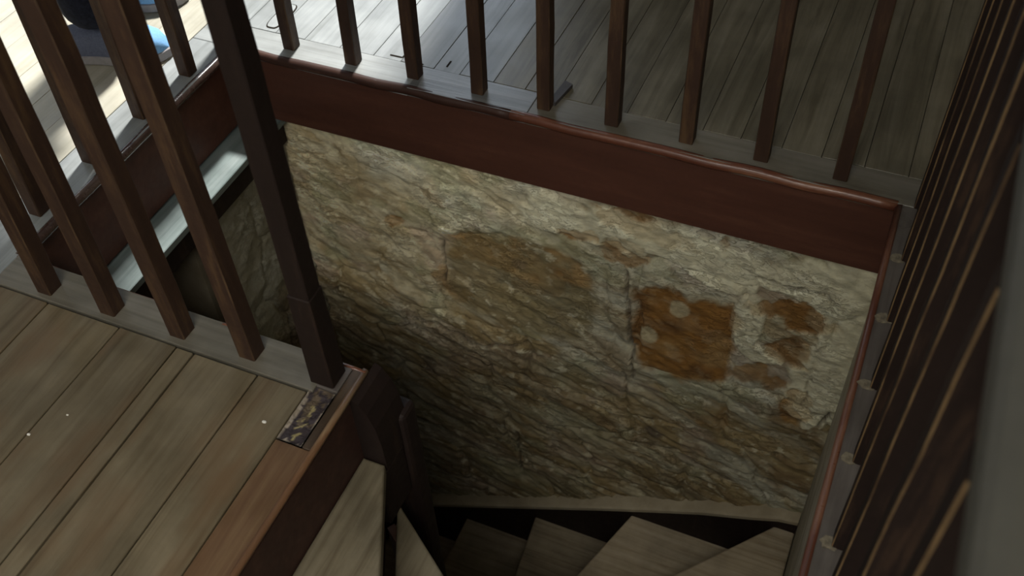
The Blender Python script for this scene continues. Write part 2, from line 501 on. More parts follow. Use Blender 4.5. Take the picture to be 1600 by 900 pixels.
for v in so.data.vertices:
    u = (v.co.x + 0.8655) / 0.0515; w_ = (v.co.y - 0.7735) / 0.129
    nn = float(fbm(np.array(v.co.x * 160), np.array(v.co.y * 110), 15, 3)) - 0.5
    e = min(u, 1 - u, w_ * 2.0) + nn * 0.25
    k = (0.36, 0.31, 0.25) if e < 0.07 else ((0.05, 0.04, 0.045) if abs(u - 0.5) + nn > 0.22 or w_ + nn < 0.25 else (0.36, 0.31, 0.15) if nn > -0.02 and w_ < 0.7 else (0.13, 0.10, 0.07))
    ca.data[v.index].color = (*k, 1)
# subfloor boards under the planks, added to stop light leaks, around the opening
for lo, hi in [((RX0, YF + 0.02, -0.05), (RX1, RY1, -0.0275)), ((RX0, RY0, -0.05), (XS - 0.03, YN - 0.02, -0.0275)),
               ((RX0, YN - 0.02, -0.05), (XL - 0.02, YF + 0.02, -0.0275)), ((XR + 0.02, RY0, -0.05), (RX1, YF + 0.02, -0.0275))]:
    box('subfloor', lo, hi, M['gap'], floor)
# open joints filled with dirt
for x in near_joints[1:]:
    box('joint_dirt', (x - 0.003, RY0, -0.0272), (x + 0.003, 0.884, -0.009), M['gap'], floor)
# small marks in the far boards: thin slots cut by an old fitting
for (x0, y0, x1, y1) in [(-1.222, 1.895, -1.188, 1.899), (-1.188, 1.897, -1.185, 1.93), (-1.150, 1.886, -1.122, 1.890), (-1.064, 1.900, -1.060, 1.925), (-0.60, 1.868, -0.585, 1.871)]:
    box('floor_slot', (x0, y0, -0.004), (x1, y1, 0.0009), M['gap'], floor)

# an inlaid patch outlined by a dark joint, behind the far left corner
bm = bmesh.new()
op = []
cx, cy, hw, hl = -1.585, 1.955, 0.022, 0.06
for k in range(28):
    a = 2 * math.pi * k / 28
    sx, sy = math.cos(a), math.sin(a)
    op.append((cx + hw * math.copysign(abs(sx) ** 0.5, sx), cy + hl * math.copysign(abs(sy) ** 0.7, sy)))
bm_prism(bm, op, -0.003, 0.0010)
mesh_obj('patch_joint', bm, M['gap'], floor)
bm = bmesh.new()
bm_prism(bm, [(cx + (px - cx) * 0.86, cy + (py - cy) * 0.95) for px, py in op], -0.002, 0.0018)
mesh_obj('inlay_patch', bm, M['lit_wood'], floor)

# ------------------------------------------------------------------ nosings and fascia boards around the opening
n1_ = struct(profile_bar('trim_1', lip_profile(-1), (-0.84, YF + 0.006, 0), (XR, YF + 0.006, 0), M['lip']))
M['lip_dark'] = paint_mat('shaded_nosing_paint', (0.045, 0.020, 0.014), (0.10, 0.05, 0.034), 0.6, rough=0.5, spec=0.3, scale=30, axis='X', bump=0.15)  # shadowed left stretch of the far lip, shade put into the paint
struct(profile_bar('trim_14', lip_profile(-1), (XL, YF + 0.006, 0), (-0.84, YF + 0.006, 0), M['lip_dark']))
n2_ = struct(profile_bar('trim_2', lip_profile(1), (XL - 0.006, YN, 0), (XL - 0.006, YF, 0), M['left_lip']))
n3_ = struct(profile_bar('trim_3', lip_profile(-1, 0.010), (XR + 0.006, RY0, 0), (XR + 0.006, YF, 0), M['lip_y']))
n4_ = struct(profile_bar('trim_4', lip_profile(1, 0.005), (XL, YN - 0.003, 0), (XS, YN - 0.006, 0), M['lip']))
M['lip_worn'] = paint_mat('worn_stair_head_nosing', (0.15, 0.075, 0.036), (0.27, 0.19, 0.11), 0.52, rough=0.4, spec=0.5, scale=18, axis='Y', bump=0.15)
n5_ = struct(profile_bar('trim_5', lip_profile(1, 0.007), (XS - 0.004, RY0, 0), (XS - 0.004, YN, 0), M['lip_worn']))
struct(box('trim_6', (XL - 0.01, YF + 0.012, FZ), (XR + 0.02, YF + 0.036, -0.0275), M['fascia'], bev=0.002))
struct(box('trim_7', (XL - 0.036, YN - 0.012, FZ), (XL - 0.012, YF + 0.012, -0.0275), M['fascia'], bev=0.002))
struct(box('trim_8', (XR + 0.010, RY0, FZ), (XR + 0.034, YF + 0.012, -0.0275), M['fascia'], bev=0.002))
struct(box('trim_9', (XL - 0.012, YN - 0.036, FZ), (XS - 0.01, YN - 0.012, -0.0275), M['fascia'], bev=0.002))
# joist side above the stone wall, behind the far fascia, and the slab edges
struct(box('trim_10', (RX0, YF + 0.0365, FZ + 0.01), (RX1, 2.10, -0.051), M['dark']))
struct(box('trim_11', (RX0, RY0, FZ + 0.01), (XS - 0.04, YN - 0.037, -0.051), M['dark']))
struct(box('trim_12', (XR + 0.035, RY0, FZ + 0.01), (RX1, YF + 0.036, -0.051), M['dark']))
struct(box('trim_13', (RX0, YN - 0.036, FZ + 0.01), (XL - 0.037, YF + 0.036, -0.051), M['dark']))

# ------------------------------------------------------------------ ledge under the left fascia
ledge = tag(empty('ledge', (-1.60, 1.4, -0.24)), 'pale board ledge with a dark face beneath the left side of the opening', 'ledge')


def rel(o, parent):
    """parent o while keeping its world coordinates"""
    o.parent = parent
    o.matrix_parent_inverse = Matrix.Translation(-Vector(parent.location))
    return o


M['ledge'] = wood_mat('pale_ledge_board', (0.10, 0.135, 0.13), (0.165, 0.205, 0.20), (0.23, 0.27, 0.265), rough=(0.3, 0.45), dirt=0.2, tint=0.02)
rel(box('ledge_board', (-1.72, 0.80, -0.262), (-1.556, 1.832, -0.240), M['ledge'], None, 0.002), ledge)
rel(box('ledge_face', (-1.60, 0.80, -0.335), (-1.570, 1.832, -0.2625), M['newel_paint'], None, 0.002), ledge)

# ------------------------------------------------------------------ stone wall: stones and mortar from one relief
STONES = [(-1.53, -0.32, .09, .06), (-1.45, -0.44, .12, .08), (-1.26, -0.47, .13, .09), (-1.22, -0.33, .13, .06), (-1.02, -0.44, .11, .09),
          (-0.95, -0.31, .13, .06), (-0.69, -0.35, .13, .07), (-1.41, -0.68, .14, .14), (-1.62, -0.92, .12, .13), (-1.25, -0.76, .12, .15),
          (-0.86, -0.68, .235, .20), (-0.36, -0.63, .15, .19), (-0.54, -0.60, .05, .18), (-0.50, -0.34, .10, .07), (-0.27, -0.34, .13, .08), (-0.08, -0.45, .11, .11),
          (0.06, -0.62, .06, .16), (-0.12, -0.70, .10, .09), (-1.43, -1.0, .14, .12), (-1.02, -1.0, .19, .08), (-0.68, -1.0, .15, .09),
          (-1.20, -1.19, .17, .10), (-1.50, -1.30, .14, .14), (-1.14, -1.52, .19, .17), (-0.76, -1.21, .19, .09), (-0.37, -0.97, .15, .10), (-0.09, -0.93, .13, .09),
          (-0.52, -1.32, .17, .09), (-0.25, -1.17, .16, .09), (0.0, -1.13, .11, .08), (-0.78, -1.46, .15, .12), (-1.28, -1.86, .17, .12), (-1.5, -1.62, .15, .15),
          (-0.45, -1.53, .18, .09), (-0.12, -1.36, .16, .09), (0.05, -1.30, .08, .07), (-0.95, -1.80, .17, .10), (-0.62, -1.72, .17, .10),
          (-1.52, -2.0, .12, .15), (-1.2, -2.15, .2, .12), (-0.8, -2.1, .2, .14), (-0.3, -1.85, .2, .16), (0.0, -1.65, .14, .14),
          (-1.5, -2.5, .2, .18), (-1.1, -2.5, .2, .18), (-0.6, -2.4, .25, .2), (-0.1, -2.3, .25, .25), (-0.3, -2.75, .3, .15), (-1.0, -2.78, .3, .12)]


def stone_wall(name, origin_axis, x0, x1, z0, z1, y, stones, step, seed, paint, sgn=-1):
    """returns stone parts under a structure empty; 'x' axis may be world X (origin_axis 0) or world Y (1)"""
    root = struct(empty(name))
    nx = int((x1 - x0) / step); nz = int((z1 - z0) / step)
    X, Z = np.meshgrid(np.linspace(x0, x1, nx + 1), np.linspace(z0, z1, nz + 1), indexing='ij')
    # warp for irregular outlines
    wx = X + 0.035 * (fbm(X * 9, Z * 9, seed, 4) - 0.5) * 2
    wz = Z + 0.035 * (fbm(X * 7 + 9, Z * 11, seed + 3, 4) - 0.5) * 2 + 0.10 * (X - x0 - 0.8) * sstep(-0.7, -1.1, Z)
    D = []
    for (sx, sz, hw, hh) in stones:
        D.append(((np.abs(wx - sx) / hw) ** 3.5 + (np.abs(wz - sz) / hh) ** 3.5) ** (1 / 3.5))
    D = np.array(D)
    idx = np.argsort(D, axis=0)[:2]
    d1 = np.take_along_axis(D, idx[:1], 0)[0]; d2 = np.take_along_axis(D, idx[1:2], 0)[0]
    cell = idx[0]
    hws = np.array([min(s[2], s[3]) for s in stones])
    gap = (d2 - d1) * hws[cell]
    rnd = np.array([random.Random(seed + i).random() for i in range(len(stones))])
    # relief
    body = sstep(0.0, 0.020, gap)
    low = sstep(-0.55, -1.0, Z)                       # lower down the layers lie bare, dipping to the right
    jw = 0.25 + 0.45 * low
    dip = Z + 0.32 * X + 0.05 * fbm(X * 5, Z * 5, seed + 9, 3)
    strata = fbm(X * 3.5, dip * 26, seed + 21, 4)
    ridge = 1 - np.abs(2 * fbm(X * 4.5 + 3, dip * 17, seed + 31, 4) - 1)
    lump = fbm(X * 16, Z * 20, seed + 41, 5)
    big = fbm(X * 3, Z * 3, seed + 51, 3)
    H = 0.016 * body * jw + 0.010 * (rnd[cell] - 0.5) * sstep(0, .03, gap) + 0.024 * (strata - 0.5) * (0.15 + 0.85 * low) + 0.007 * (fbm(X * 45, dip * 60, seed + 61, 4) - 0.5) \
        + 0.012 * (ridge - 0.75) * low + 0.016 * (lump - 0.5) + 0.024 * (big - 0.5)
    # plaster skin: where it has fallen the surface steps back
    col, skin = paint(X, Z, dip, cell, rnd, gap, low, strata, lump, seed)
    H = H + 0.009 * skin
    H = np.clip(H, -0.035, 0.030)
    mort = gap < 0.0025
    P = np.empty(((nx + 1) * (nz + 1), 3))
    if origin_axis == 0:
        P[:, 0] = X.ravel(); P[:, 1] = (y + sgn * H).ravel()
    else:
        P[:, 1] = X.ravel(); P[:, 0] = (y - sgn * H).ravel()
    P[:, 2] = Z.ravel()
    C = np.concatenate([col.reshape(-1, 3), np.ones(((nx + 1) * (nz + 1), 1))], 1)
    a = (np.arange(nx)[:, None] * (nz + 1) + np.arange(nz)[None, :])
    quads = np.stack([a, a + nz + 1, a + nz + 2, a + 1], -1).reshape(-1, 4)
    if origin_axis == 1:
        quads = quads[:, ::-1]
    fc = np.where(mort[:-1, :-1], -1, cell[:-1, :-1]).ravel()
    for s in sorted(set(fc.tolist())):
        q = quads[fc == s]
        if len(q) < 12:
            continue
        used, inv = np.unique(q.ravel(), return_inverse=True)
        me = bpy.data.meshes.new('stone')
        me.from_pydata(P[used].tolist(), [], inv.reshape(-1, 4).tolist())
        ca = me.color_attributes.new('albedo', 'FLOAT_COLOR', 'POINT')
        ca.data.foreach_set('color', C[used].astype(np.float32).ravel())
        me.polygons.foreach_set('use_smooth', [True] * len(me.polygons))
        me.materials.append(M['stone'])
        o = bpy.data.objects.new('stone' if s >= 0 else 'mortar', me)
        COL.objects.link(o)
        o.parent = root
        if s < 0:
            o['kind'] = 'stuff'
    return root


CRACKS = [
[(-1.25, -0.966), (-1.147, -0.977), (-1.025, -1.021), (-0.844, -0.94)] ,
[(-1.288, -1.172), (-1.2, -1.255), (-1.06, -1.334), (-0.918, -1.374)] ,
[(-0.887, -1.32), (-0.775, -1.367), (-0.636, -1.376)] ,
[(-0.896, -1.432), (-0.894, -1.708)] ,
[(-0.876, -1.549), (-0.705, -1.575), (-0.539, -1.552), (-0.425, -1.52)] ,
[(-0.323, -1.383), (-0.195, -1.38)] ,
[(-0.167, -1.253), (-0.047, -1.244), (0.083, -1.251)] ,
[(-0.559, -1.296), (-0.44, -1.274), (-0.293, -1.24)] ,
[(-0.543, -0.502), (-0.521, -0.694), (-0.499, -0.954)] ,
[(-0.112, -0.92), (0.049, -0.899), (0.072, -0.825)] ,
[(-0.196, -0.381), (-0.106, -0.389), (-0.03, -0.368), (0.007, -0.396)] ,
[(-1.336, -1.876), (-1.101, -1.876), (-0.941, -1.894)] ,
[(-1.108, -0.59), (-1.11, -0.764)] ,
]


def crack_mask(X, Z, wdt=0.007):
    """open joints and splits between the stones"""
    wx = X + 0.016 * (fbm(X * 24, Z * 24, 301, 4) - 0.5); wz = Z + 0.026 * (fbm(X * 20, Z * 22, 303, 4) - 0.5)
    m_ = np.zeros(X.shape)
    for seg in CRACKS:
        for (ax, az), (bx, bz) in zip(seg[:-1], seg[1:]):
            L2 = (bx - ax) ** 2 + (bz - az) ** 2
            t = np.clip(((wx - ax) * (bx - ax) + (wz - az) * (bz - az)) / L2, 0, 1)
            d = np.sqrt((wx - ax - t * (bx - ax)) ** 2 + (wz - az - t * (bz - az)) ** 2)
            m_ = np.maximum(m_, 1 - sstep(0.25, 1.0, d / wdt))
    return m_


def lerp3(c, k, m_):
    return c * (1 - m_[..., None]) + np.array(k) * m_[..., None]


def paint_far(X, Z, dip, cell, rnd, gap, low, strata, lump, seed):
    beige = np.array((0.33, 0.285, 0.20)); grey = np.array((0.36, 0.34, 0.28))
    c = np.ones(X.shape + (3,)) * beige
    c = lerp3(c, grey, sstep(0.4, 0.62, fbm(X * 4, Z * 4, 71, 4)))
    # tan and brown of the bare stone, stronger lower down
    tan = (0.25, 0.185, 0.095); brown = (0.15, 0.10, 0.055)
    c = lerp3(c, tan, sstep(0.42, 0.62, fbm(X * 5, dip * 13, 81, 5)) * (0.35 + 0.6 * low))
    c = lerp3(c, brown, sstep(0.52, 0.70, strata) * 0.75 * low)
    c = lerp3(c, (0.20, 0.145, 0.08), sstep(0.54, 0.66, fbm(X * 9, dip * 24, 83, 5)) * 0.6)
    # pink and green casts
    c = lerp3(c, (0.32, 0.25, 0.21), sstep(0.55, 0.7, fbm(X * 7, Z * 9, 91, 4)) * 0.5)
    c = lerp3(c, (0.25, 0.26, 0.17), sstep(0.55, 0.7, fbm(X * 6, Z * 8, 97, 4)) * 0.45)
    # ochre bare areas with ragged outlines
    rag = 0.06 * (fbm(X * 14, Z * 14, 101, 5) - 0.5) * 2
    och = np.zeros(X.shape)
    for (bx, bz, rx, rz, s) in [(-0.365, -0.70, .152, .185, 1.0), (-1.0, -0.60, .08, .05, .5), (-0.17, -0.78, .10, .045, .7), (-0.06, -0.50, .075, .07, .95), (-0.13, -0.47, .05, .06, .9),
                                (-0.07, -0.62, .05, .10, .8), (-0.03, -0.86, .045, .07, .8), (-0.93, -0.585, .13, .07, .72), (-0.80, -0.63, .11, .08, .5), (-1.25, -0.55, .035, .025, .6),
                                (-0.55, -0.30, .06, .03, .7), (-0.66, -0.40, .05, .02, .8), (-0.56, -0.42, .06, .05, .6), (-1.06, -0.76, .07, .06, .45), (-0.42, -0.32, .10, .04, .55), (-0.30, -1.03, .08, .05, .4)]:
        pw = 4.0 if rx > 0.14 else 2.0
        d = (np.abs((X - bx) / rx) ** pw + np.abs((Z - bz) / rz) ** pw) ** (1 / pw) + rag / min(rx, rz) * (0.75 if pw > 3 else 1.0)
        och = np.maximum(och, s * (1 - sstep(0.86, 1.05, d)))
    on = fbm(X * 10, Z * 12, 111, 4)
    ochre = np.ones(X.shape + (3,)) * np.array((0.225, 0.122, 0.038))
    ochre = lerp3(ochre, (0.16, 0.088, 0.034), sstep(0.4, 0.65, on))
    ochre = lerp3(ochre, (0.30, 0.20, 0.09), sstep(0.55, 0.75, fbm(X * 6 + 2, Z * 7, 113, 4)))
    c = c * (1 - och[..., None]) + ochre * och[..., None]
    # one large smooth stone of olive tan, darker bare courses beneath it
    d = (np.abs((X + 0.86) / 0.25) ** 4 + np.abs((Z + 0.68) / 0.20) ** 4) ** 0.25 + rag * 1.2
    tb = 1 - sstep(0.84, 1.04, d)
    blk = np.ones(X.shape + (3,)) * np.array((0.165, 0.128, 0.066))
    blk = lerp3(blk, (0.225, 0.125, 0.042), sstep(0.42, 0.62, fbm(X * 7, Z * 9, 161, 4)) * sstep(-0.72, -0.55, Z))
    blk = lerp3(blk, (0.135, 0.115, 0.07), sstep(0.5, 0.7, fbm(X * 11, Z * 13, 163, 4)) * 0.7)
    c = c * (1 - 0.85 * tb[..., None]) + blk * 0.85 * tb[..., None]
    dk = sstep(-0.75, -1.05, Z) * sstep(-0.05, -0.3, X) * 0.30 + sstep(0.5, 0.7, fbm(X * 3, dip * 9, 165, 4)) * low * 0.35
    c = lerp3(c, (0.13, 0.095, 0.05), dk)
    # whitewash left in ragged flakes along the top and down the right side
    wm = fbm(X * 8 + 0.3, dip * 17, 121, 5)
    reg = np.maximum(np.exp(-((Z + 0.36) / 0.10) ** 2) * sstep(-1.0, -0.75, X), sstep(-0.14, 0.02, X + 0.10 * (fbm(X * 6, Z * 6, 7, 3) - .5)) * sstep(-1.05, -0.85, Z))
    for (bx, bz, rx, rz, s) in [(-0.74, -0.37, .10, .07, .8), (-0.29, -0.42, .13, .05, 1.), (-0.20, -0.56, .05, .13, 1.), (-0.15, -0.68, .08, .04, .8), (0.03, -0.60, .06, .28, 1.), (0.0, -0.36, .12, .045, 1.),
                                (-0.45, -0.76, .08, .022, .7), (-1.08, -0.53, .04, .02, .8), (-0.98, -0.38, .06, .04, .5), (-1.13, -0.91, .06, .02, .6), (-0.19, -0.98, .12, .03, .5)]:
        d = np.sqrt(((X - bx) / rx) ** 2 + ((Z - bz) / rz) ** 2)
        reg = np.maximum(reg, s * (1 - sstep(0.6, 1.25, d)))
    white = sstep(0.60, 0.68, wm * 0.55 + reg * 0.55)
    white = white * (1 - 0.7 * sstep(0.62, 0.9, och) * (reg < 0.9)) * (1 - 0.8 * tb)
    c = lerp3(c, (0.54, 0.51, 0.40), white * 0.95)
    thin = sstep(0.56, 0.64, fbm(X * 13, dip * 30, 131, 5)) * (1 - low * 0.6)
    c = lerp3(c, (0.42, 0.385, 0.30), thin * 0.55 * (1 - och * 0.8) * (1 - 0.85 * tb))
    # three round plaster dabs on the ochre stone
    for (bx, bz, r) in [(-0.385, -0.588, 0.031), (-0.452, -0.45, 0.034), (-0.462, -0.726, 0.030)]:
        d = np.sqrt((X - bx) ** 2 + ((Z - bz) * 0.85) ** 2) / r + 0.25 * (fbm(X * 40, Z * 40, 5, 3) - 0.5)
        c = lerp3(c, (0.40, 0.38, 0.29), (1 - sstep(0.8, 1.0, d)) * 0.95)
    # small dark patches, mostly low down
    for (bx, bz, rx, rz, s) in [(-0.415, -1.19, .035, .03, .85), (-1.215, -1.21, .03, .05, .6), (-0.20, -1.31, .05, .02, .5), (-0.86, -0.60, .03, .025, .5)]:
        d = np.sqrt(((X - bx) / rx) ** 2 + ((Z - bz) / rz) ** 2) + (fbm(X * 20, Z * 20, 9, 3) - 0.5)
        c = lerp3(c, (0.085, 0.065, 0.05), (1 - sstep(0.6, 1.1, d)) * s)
    # soil in the joints
    c = lerp3(c, (0.11, 0.085, 0.055), (1 - sstep(0.0, 0.006, gap)) * (0.25 + 0.6 * low) * sstep(0.35, 0.6, fbm(X * 6, Z * 6, 141, 3)))
    sp = fbm(X * 45, dip * 80, 151, 4)
    c = c * (0.72 + 0.56 * sp)[..., None]
    c = lerp3(c, (0.46, 0.42, 0.32), sstep(0.66, 0.74, fbm(X * 30, dip * 55, 153, 4)) * 0.6 * (1 - och * .7))
    c = c * (1 + 1.0 * sstep(-0.55, -1.15, X) * sstep(-1.25, -0.7, Z))[..., None]  # upper left brightened, stronger light there put into the albedo
    c = c * (np.array((1.14, 1.04, 0.86)) * och[..., None] + np.array((1.26, 1.30, 1.24)) * (1 - och[..., None]))
    ck = crack_mask(X, Z)
    c = lerp3(c, (0.075, 0.055, 0.038), ck * 0.75)
    skin = -1.7 * ck + white * 1.2 - 0.6 * np.maximum(och, 0.8 * tb)
    return c, skin


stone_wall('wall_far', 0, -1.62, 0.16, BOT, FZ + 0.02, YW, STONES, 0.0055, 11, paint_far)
struct(box('wall_core', (-1.75, YW + 0.034, BOT), (0.6, YW + 0.20, FZ), M['dark']))

SIDE = [(1.75, -.45, .12, .12), (1.52, -.55, .12, .2), (1.72, -.75, .14, .15), (1.5, -.95, .13, .17), (1.75, -1.1, .12, .15), (1.52, -1.3, .15, .15), (1.75, -1.5, .12, .2), (1.5, -1.7, .15, .2), (1.75, -2.0, .12, .2), (1.5, -2.2, .15, .25), (1.7, -2.6, .2, .3)]


def paint_side(X, Z, dip, cell, rnd, gap, low, strata, lump, seed):
    c = np.ones(X.shape + (3,)) * np.array((0.30, 0.29, 0.225))
    c = lerp3(c, (0.36, 0.36, 0.30), sstep(0.42, 0.6, fbm(X * 7, Z * 7, 61, 4)))
    c = lerp3(c, (0.17, 0.14, 0.09), sstep(0.55, 0.68, fbm(X * 9, Z * 6, 62, 5)) * 0.7)
    c = lerp3(c, (0.19, 0.12, 0.06), sstep(0.45, 0.6, fbm(X * 6, Z * 5, 64, 4)) * sstep(-0.75, -1.1, Z) * 0.8)
    return c, np.zeros(X.shape)


stone_wall('wall_left_well', 1, 1.405, 1.83, BOT, -0.262, -1.595, SIDE, 0.007, 23, paint_side, sgn=-1)
struct(box('wall_left_core', (-1.80, 1.415, BOT), (-1.632, 1.87, -0.263), M['beige']))
# dark recess beyond the end of that wall
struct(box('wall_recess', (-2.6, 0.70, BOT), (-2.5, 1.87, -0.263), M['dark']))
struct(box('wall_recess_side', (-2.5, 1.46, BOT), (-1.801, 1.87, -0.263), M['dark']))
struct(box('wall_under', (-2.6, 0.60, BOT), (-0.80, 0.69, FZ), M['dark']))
struct(box('wall_right_well', (0.081, -1.6, BOT), (0.60, 1.87, FZ + 0.005), M['white_plaster']))
struct(box('wall_near_well', (-0.80, -1.75, BOT), (0.60, -1.605, FZ), M['beige']))
struct(box('wall_stair_side', (-0.90, -1.6, BOT), (-0.812, 0.598, FZ), M['dark']))
struct(box('floor_below', (-2.7, -1.8, BOT - 0.12), (0.7, 2.1, BOT), M['near_wood']))

# ------------------------------------------------------------------ staircase with winding treads
NX, NY = -0.755, 0.930          # turning point of the winders
stair = tag(empty('staircase', (NX, NY, BOT)), 'worn wooden winder staircase turning down along the stone wall', 'stairs')
RECT = (-0.782, -1.55, 0.078, 1.812)


def clip_half(poly, nx_, ny_, d):
    out = []
    for i in range(len(poly)):
        p, q = poly[i], poly[(i + 1) % len(poly)]
        a = p[0] * nx_ + p[1] * ny_ - d; b = q[0] * nx_ + q[1] * ny_ - d
        if a >= 0:
            out.append(p)
        if a * b < 0:
            t = a / (a - b)
            out.append((p[0] + (q[0] - p[0]) * t, p[1] + (q[1] - p[1]) * t))
    return out


def wedge(a0, a1, xmin=RECT[0]):
    """part of the stair well between two rays from the newel (degrees, counter-clockwise)"""
    poly = [(xmin, RECT[1]), (RECT[2], RECT[1]), (RECT[2], RECT[3]), (xmin, RECT[3])]
    for a, s in ((a0, 1), (a1, -1)):
        r = math.radians(a)
        n_ = (-math.sin(r) * s, math.cos(r) * s)
        poly = clip_half(poly, n_[0], n_[1], n_[0] * NX + n_[1] * NY)
    return poly


def tread_part(poly, z, th=0.030):
    bm = bmesh.new()
    bm_prism(bm, poly, z - th, z)
    es = [e for e in bm.edges if all(v.co.z > z - 1e-4 for v in e.verts)]
    bmesh.ops.bevel(bm, geom=es, offset=0.007, segments=3, affect='EDGES', profile=0.5)
    o = mesh_obj('tread', bm, M['tread'] if z < -0.5 else M['tread_upper'], None)
    rel(o, stair)


def riser_part(p0, p1, ztop, zbot, th=0.018):
    d = Vector((p1[0] - p0[0], p1[1] - p0[1])).normalized()
    n_ = Vector((-d.y, d.x)) * th
    bm = bmesh.new()
    bm_prism(bm, [p0, p1, (p1[0] - n_.x, p1[1] - n_.y), (p0[0] - n_.x, p0[1] - n_.y)], zbot, ztop)
    o = mesh_obj('riser', bm, M['riser'], None)
    rel(o, stair)


M['riser'] = paint_mat('dark_riser_paint', (0.040, 0.016, 0.010), (0.065, 0.03, 0.018), 0.6, rough=0.6, scale=16, axis='X')


def ray_hit(a):
    r = math.radians(a)
    ts = []
    dx, dy = math.cos(r), math.sin(r)
    if dx > 1e-6: ts.append((RECT[2] - NX) / dx)
    if dy > 1e-6: ts.append((RECT[3] - NY) / dy)
    if dy < -1e-6: ts.append((RECT[1] - NY) / dy)
    t = min(ts)
    return (NX + dx * t, NY + dy * t)


ANG = [-89.9, -64, -35, -18, -1, 16, 32, 48.7, 71.2, 94.9]
ZT = [-0.200, -0.395, -0.606, -0.817, -1.028, -1.239, -1.45, -1.685, -1.94]
for k, z in enumerate(ZT):
    ov = 0.0
    xm = RECT[0] if k < 8 else -1.0
    poly = wedge(ANG[k], min(ANG[k + 1] + ov, 96), xm)
    if k == 0:
        r0 = math.radians(ANG[1])
        nn = (math.sin(r0), -math.cos(r0))
        poly = clip_half([(RECT[0] - 0.007, RECT[1]), (RECT[2], RECT[1]), (RECT[2], 0.90), (RECT[0] - 0.007, 0.90)], nn[0], nn[1], nn[0] * NX + nn[1] * NY)
    tread_part(poly, z)
    h = ray_hit(ANG[k + 1])
    s0 = (NX + (h[0] - NX) * 0.03, NY + (h[1] - NY) * 0.03)
    zb = (ZT[k + 1] if k + 1 < len(ZT) else -2.15) - 0.03
    ra = math.radians(ANG[k + 1])
    bx_, by_ = math.sin(ra) * 0.026, -math.cos(ra) * 0.026      # set back under the nosing
    riser_part((s0[0] + bx_, s0[1] + by_), (h[0] + bx_, h[1] + by_), z - 0.030, zb)
# straight flight below, going left
xs = -0.79
zz = -2.15
for k in range(3):
    x1_ = xs + (0.03 if k == 0 else 0.02); x0_ = xs - 0.345
    if k == 0:
        poly = [(x0_ , 1.0), (NX + 0.02, 1.0), (-0.83, 1.812), (x0_, 1.812)]
    else:
        poly = [(x0_, 1.0), (x1_, 1.0), (x1_, 1.812), (x0_, 1.812)]
    tread_part(poly, zz)
    riser_part((x0_ + 0.02, 1.0), (x0_ + 0.02, 1.812), zz - 0.03, zz - 0.24)
    xs = x0_ + 0.0
    zz -= 0.24
    if zz < BOT + 0.05:
        break
# first riser under the floor edge
rel(box('riser', (-0.808, RECT[1], -0.236), (-0.790, YN - 0.014, -0.0275), M['riser']), stair)
# stringer along the stone wall: dark face, its lit top put into a pale colour
cap = [(-1.58, -2.285), (-1.29, -2.11), (-0.94, -1.90), (-0.56, -1.672), (-0.33, -1.54), (-0.222, -1.480), (-0.063, -1.408), (0.02, -1.365), (0.079, -1.352)]
bm = bmesh.new()
fr = [bm.verts.new((x, 1.800, z - 0.028)) for x, z in cap]
fb = [bm.verts.new((x, 1.800, z - 0.43)) for x, z in cap]
br = [bm.verts.new((x, 1.840, z - 0.028)) for x, z in cap]
bb = [bm.verts.new((x, 1.840, z - 0.43)) for x, z in cap]
for i in range(len(cap) - 1):
    bm.faces.new((fb[i], fb[i + 1], fr[i + 1], fr[i]))
    bm.faces.new((fr[i], fr[i + 1], br[i + 1], br[i]))
    bm.faces.new((bb[i + 1], bb[i], br[i], br[i + 1]))
    bm.faces.new((fb[i + 1], fb[i], bb[i], bb[i + 1]))
bm.faces.new((fb[0], fr[0], br[0], bb[0])); bm.faces.new((fr[-1], fb[-1], bb[-1], br[-1]))
bmesh.ops.recalc_face_normals(bm, faces=bm.faces)
rel(mesh_obj('stringer', bm, M['newel_paint']), stair)
bm = bmesh.new()
rows = []
for (y_, dz_) in [(1.790, -0.030), (1.788, -0.012), (1.794, -0.003), (1.812, 0.0), (1.845, 0.002), (1.845, -0.030)]:
    rows.append([bm.verts.new((x, y_, z + dz_)) for x, z in cap])
nr = len(rows)
for r_ in range(nr):
    for i in range(len(cap) - 1):
        bm.faces.new((rows[r_][i], rows[r_][i + 1], rows[(r_ + 1) % nr][i + 1], rows[(r_ + 1) % nr][i]))
bm.faces.new([rows[r_][0] for r_ in range(nr)]); bm.faces.new([rows[r_][-1] for r_ in reversed(range(nr))])
bmesh.ops.recalc_face_normals(bm, faces=bm.faces)
rel(mesh_obj('stringer_cap', bm, M['beige']), stair)
# inner string below the turning post, closing the middle of the spiral
rel(box('inner_string', (-1.58, 0.955, BOT), (-0.80, 0.995, -1.05), M['newel_paint'], None), stair)

# ------------------------------------------------------------------ stair newel below the floor edge
low_newel = tag(empty('stair_newel', (-0.757, 0.96, BOT)), 'blackened stair post under the floor corner at the head of the stairs', 'post')
bm = bmesh.new()
bm_box(bm, (-0.792, 0.972, BOT), (-0.727, 1.030, -0.135), 0.020, 4)
rel(mesh_obj('post', bm, M['newel_paint']), low_newel)
bm = bmesh.new()
bm_box(bm, (-0.764, 0.873, -0.3945), (-0.738, 0.9715, -0.225), 0.003, 1)
rel(mesh_obj('drop_post', bm, M['newel_paint']), low_newel)
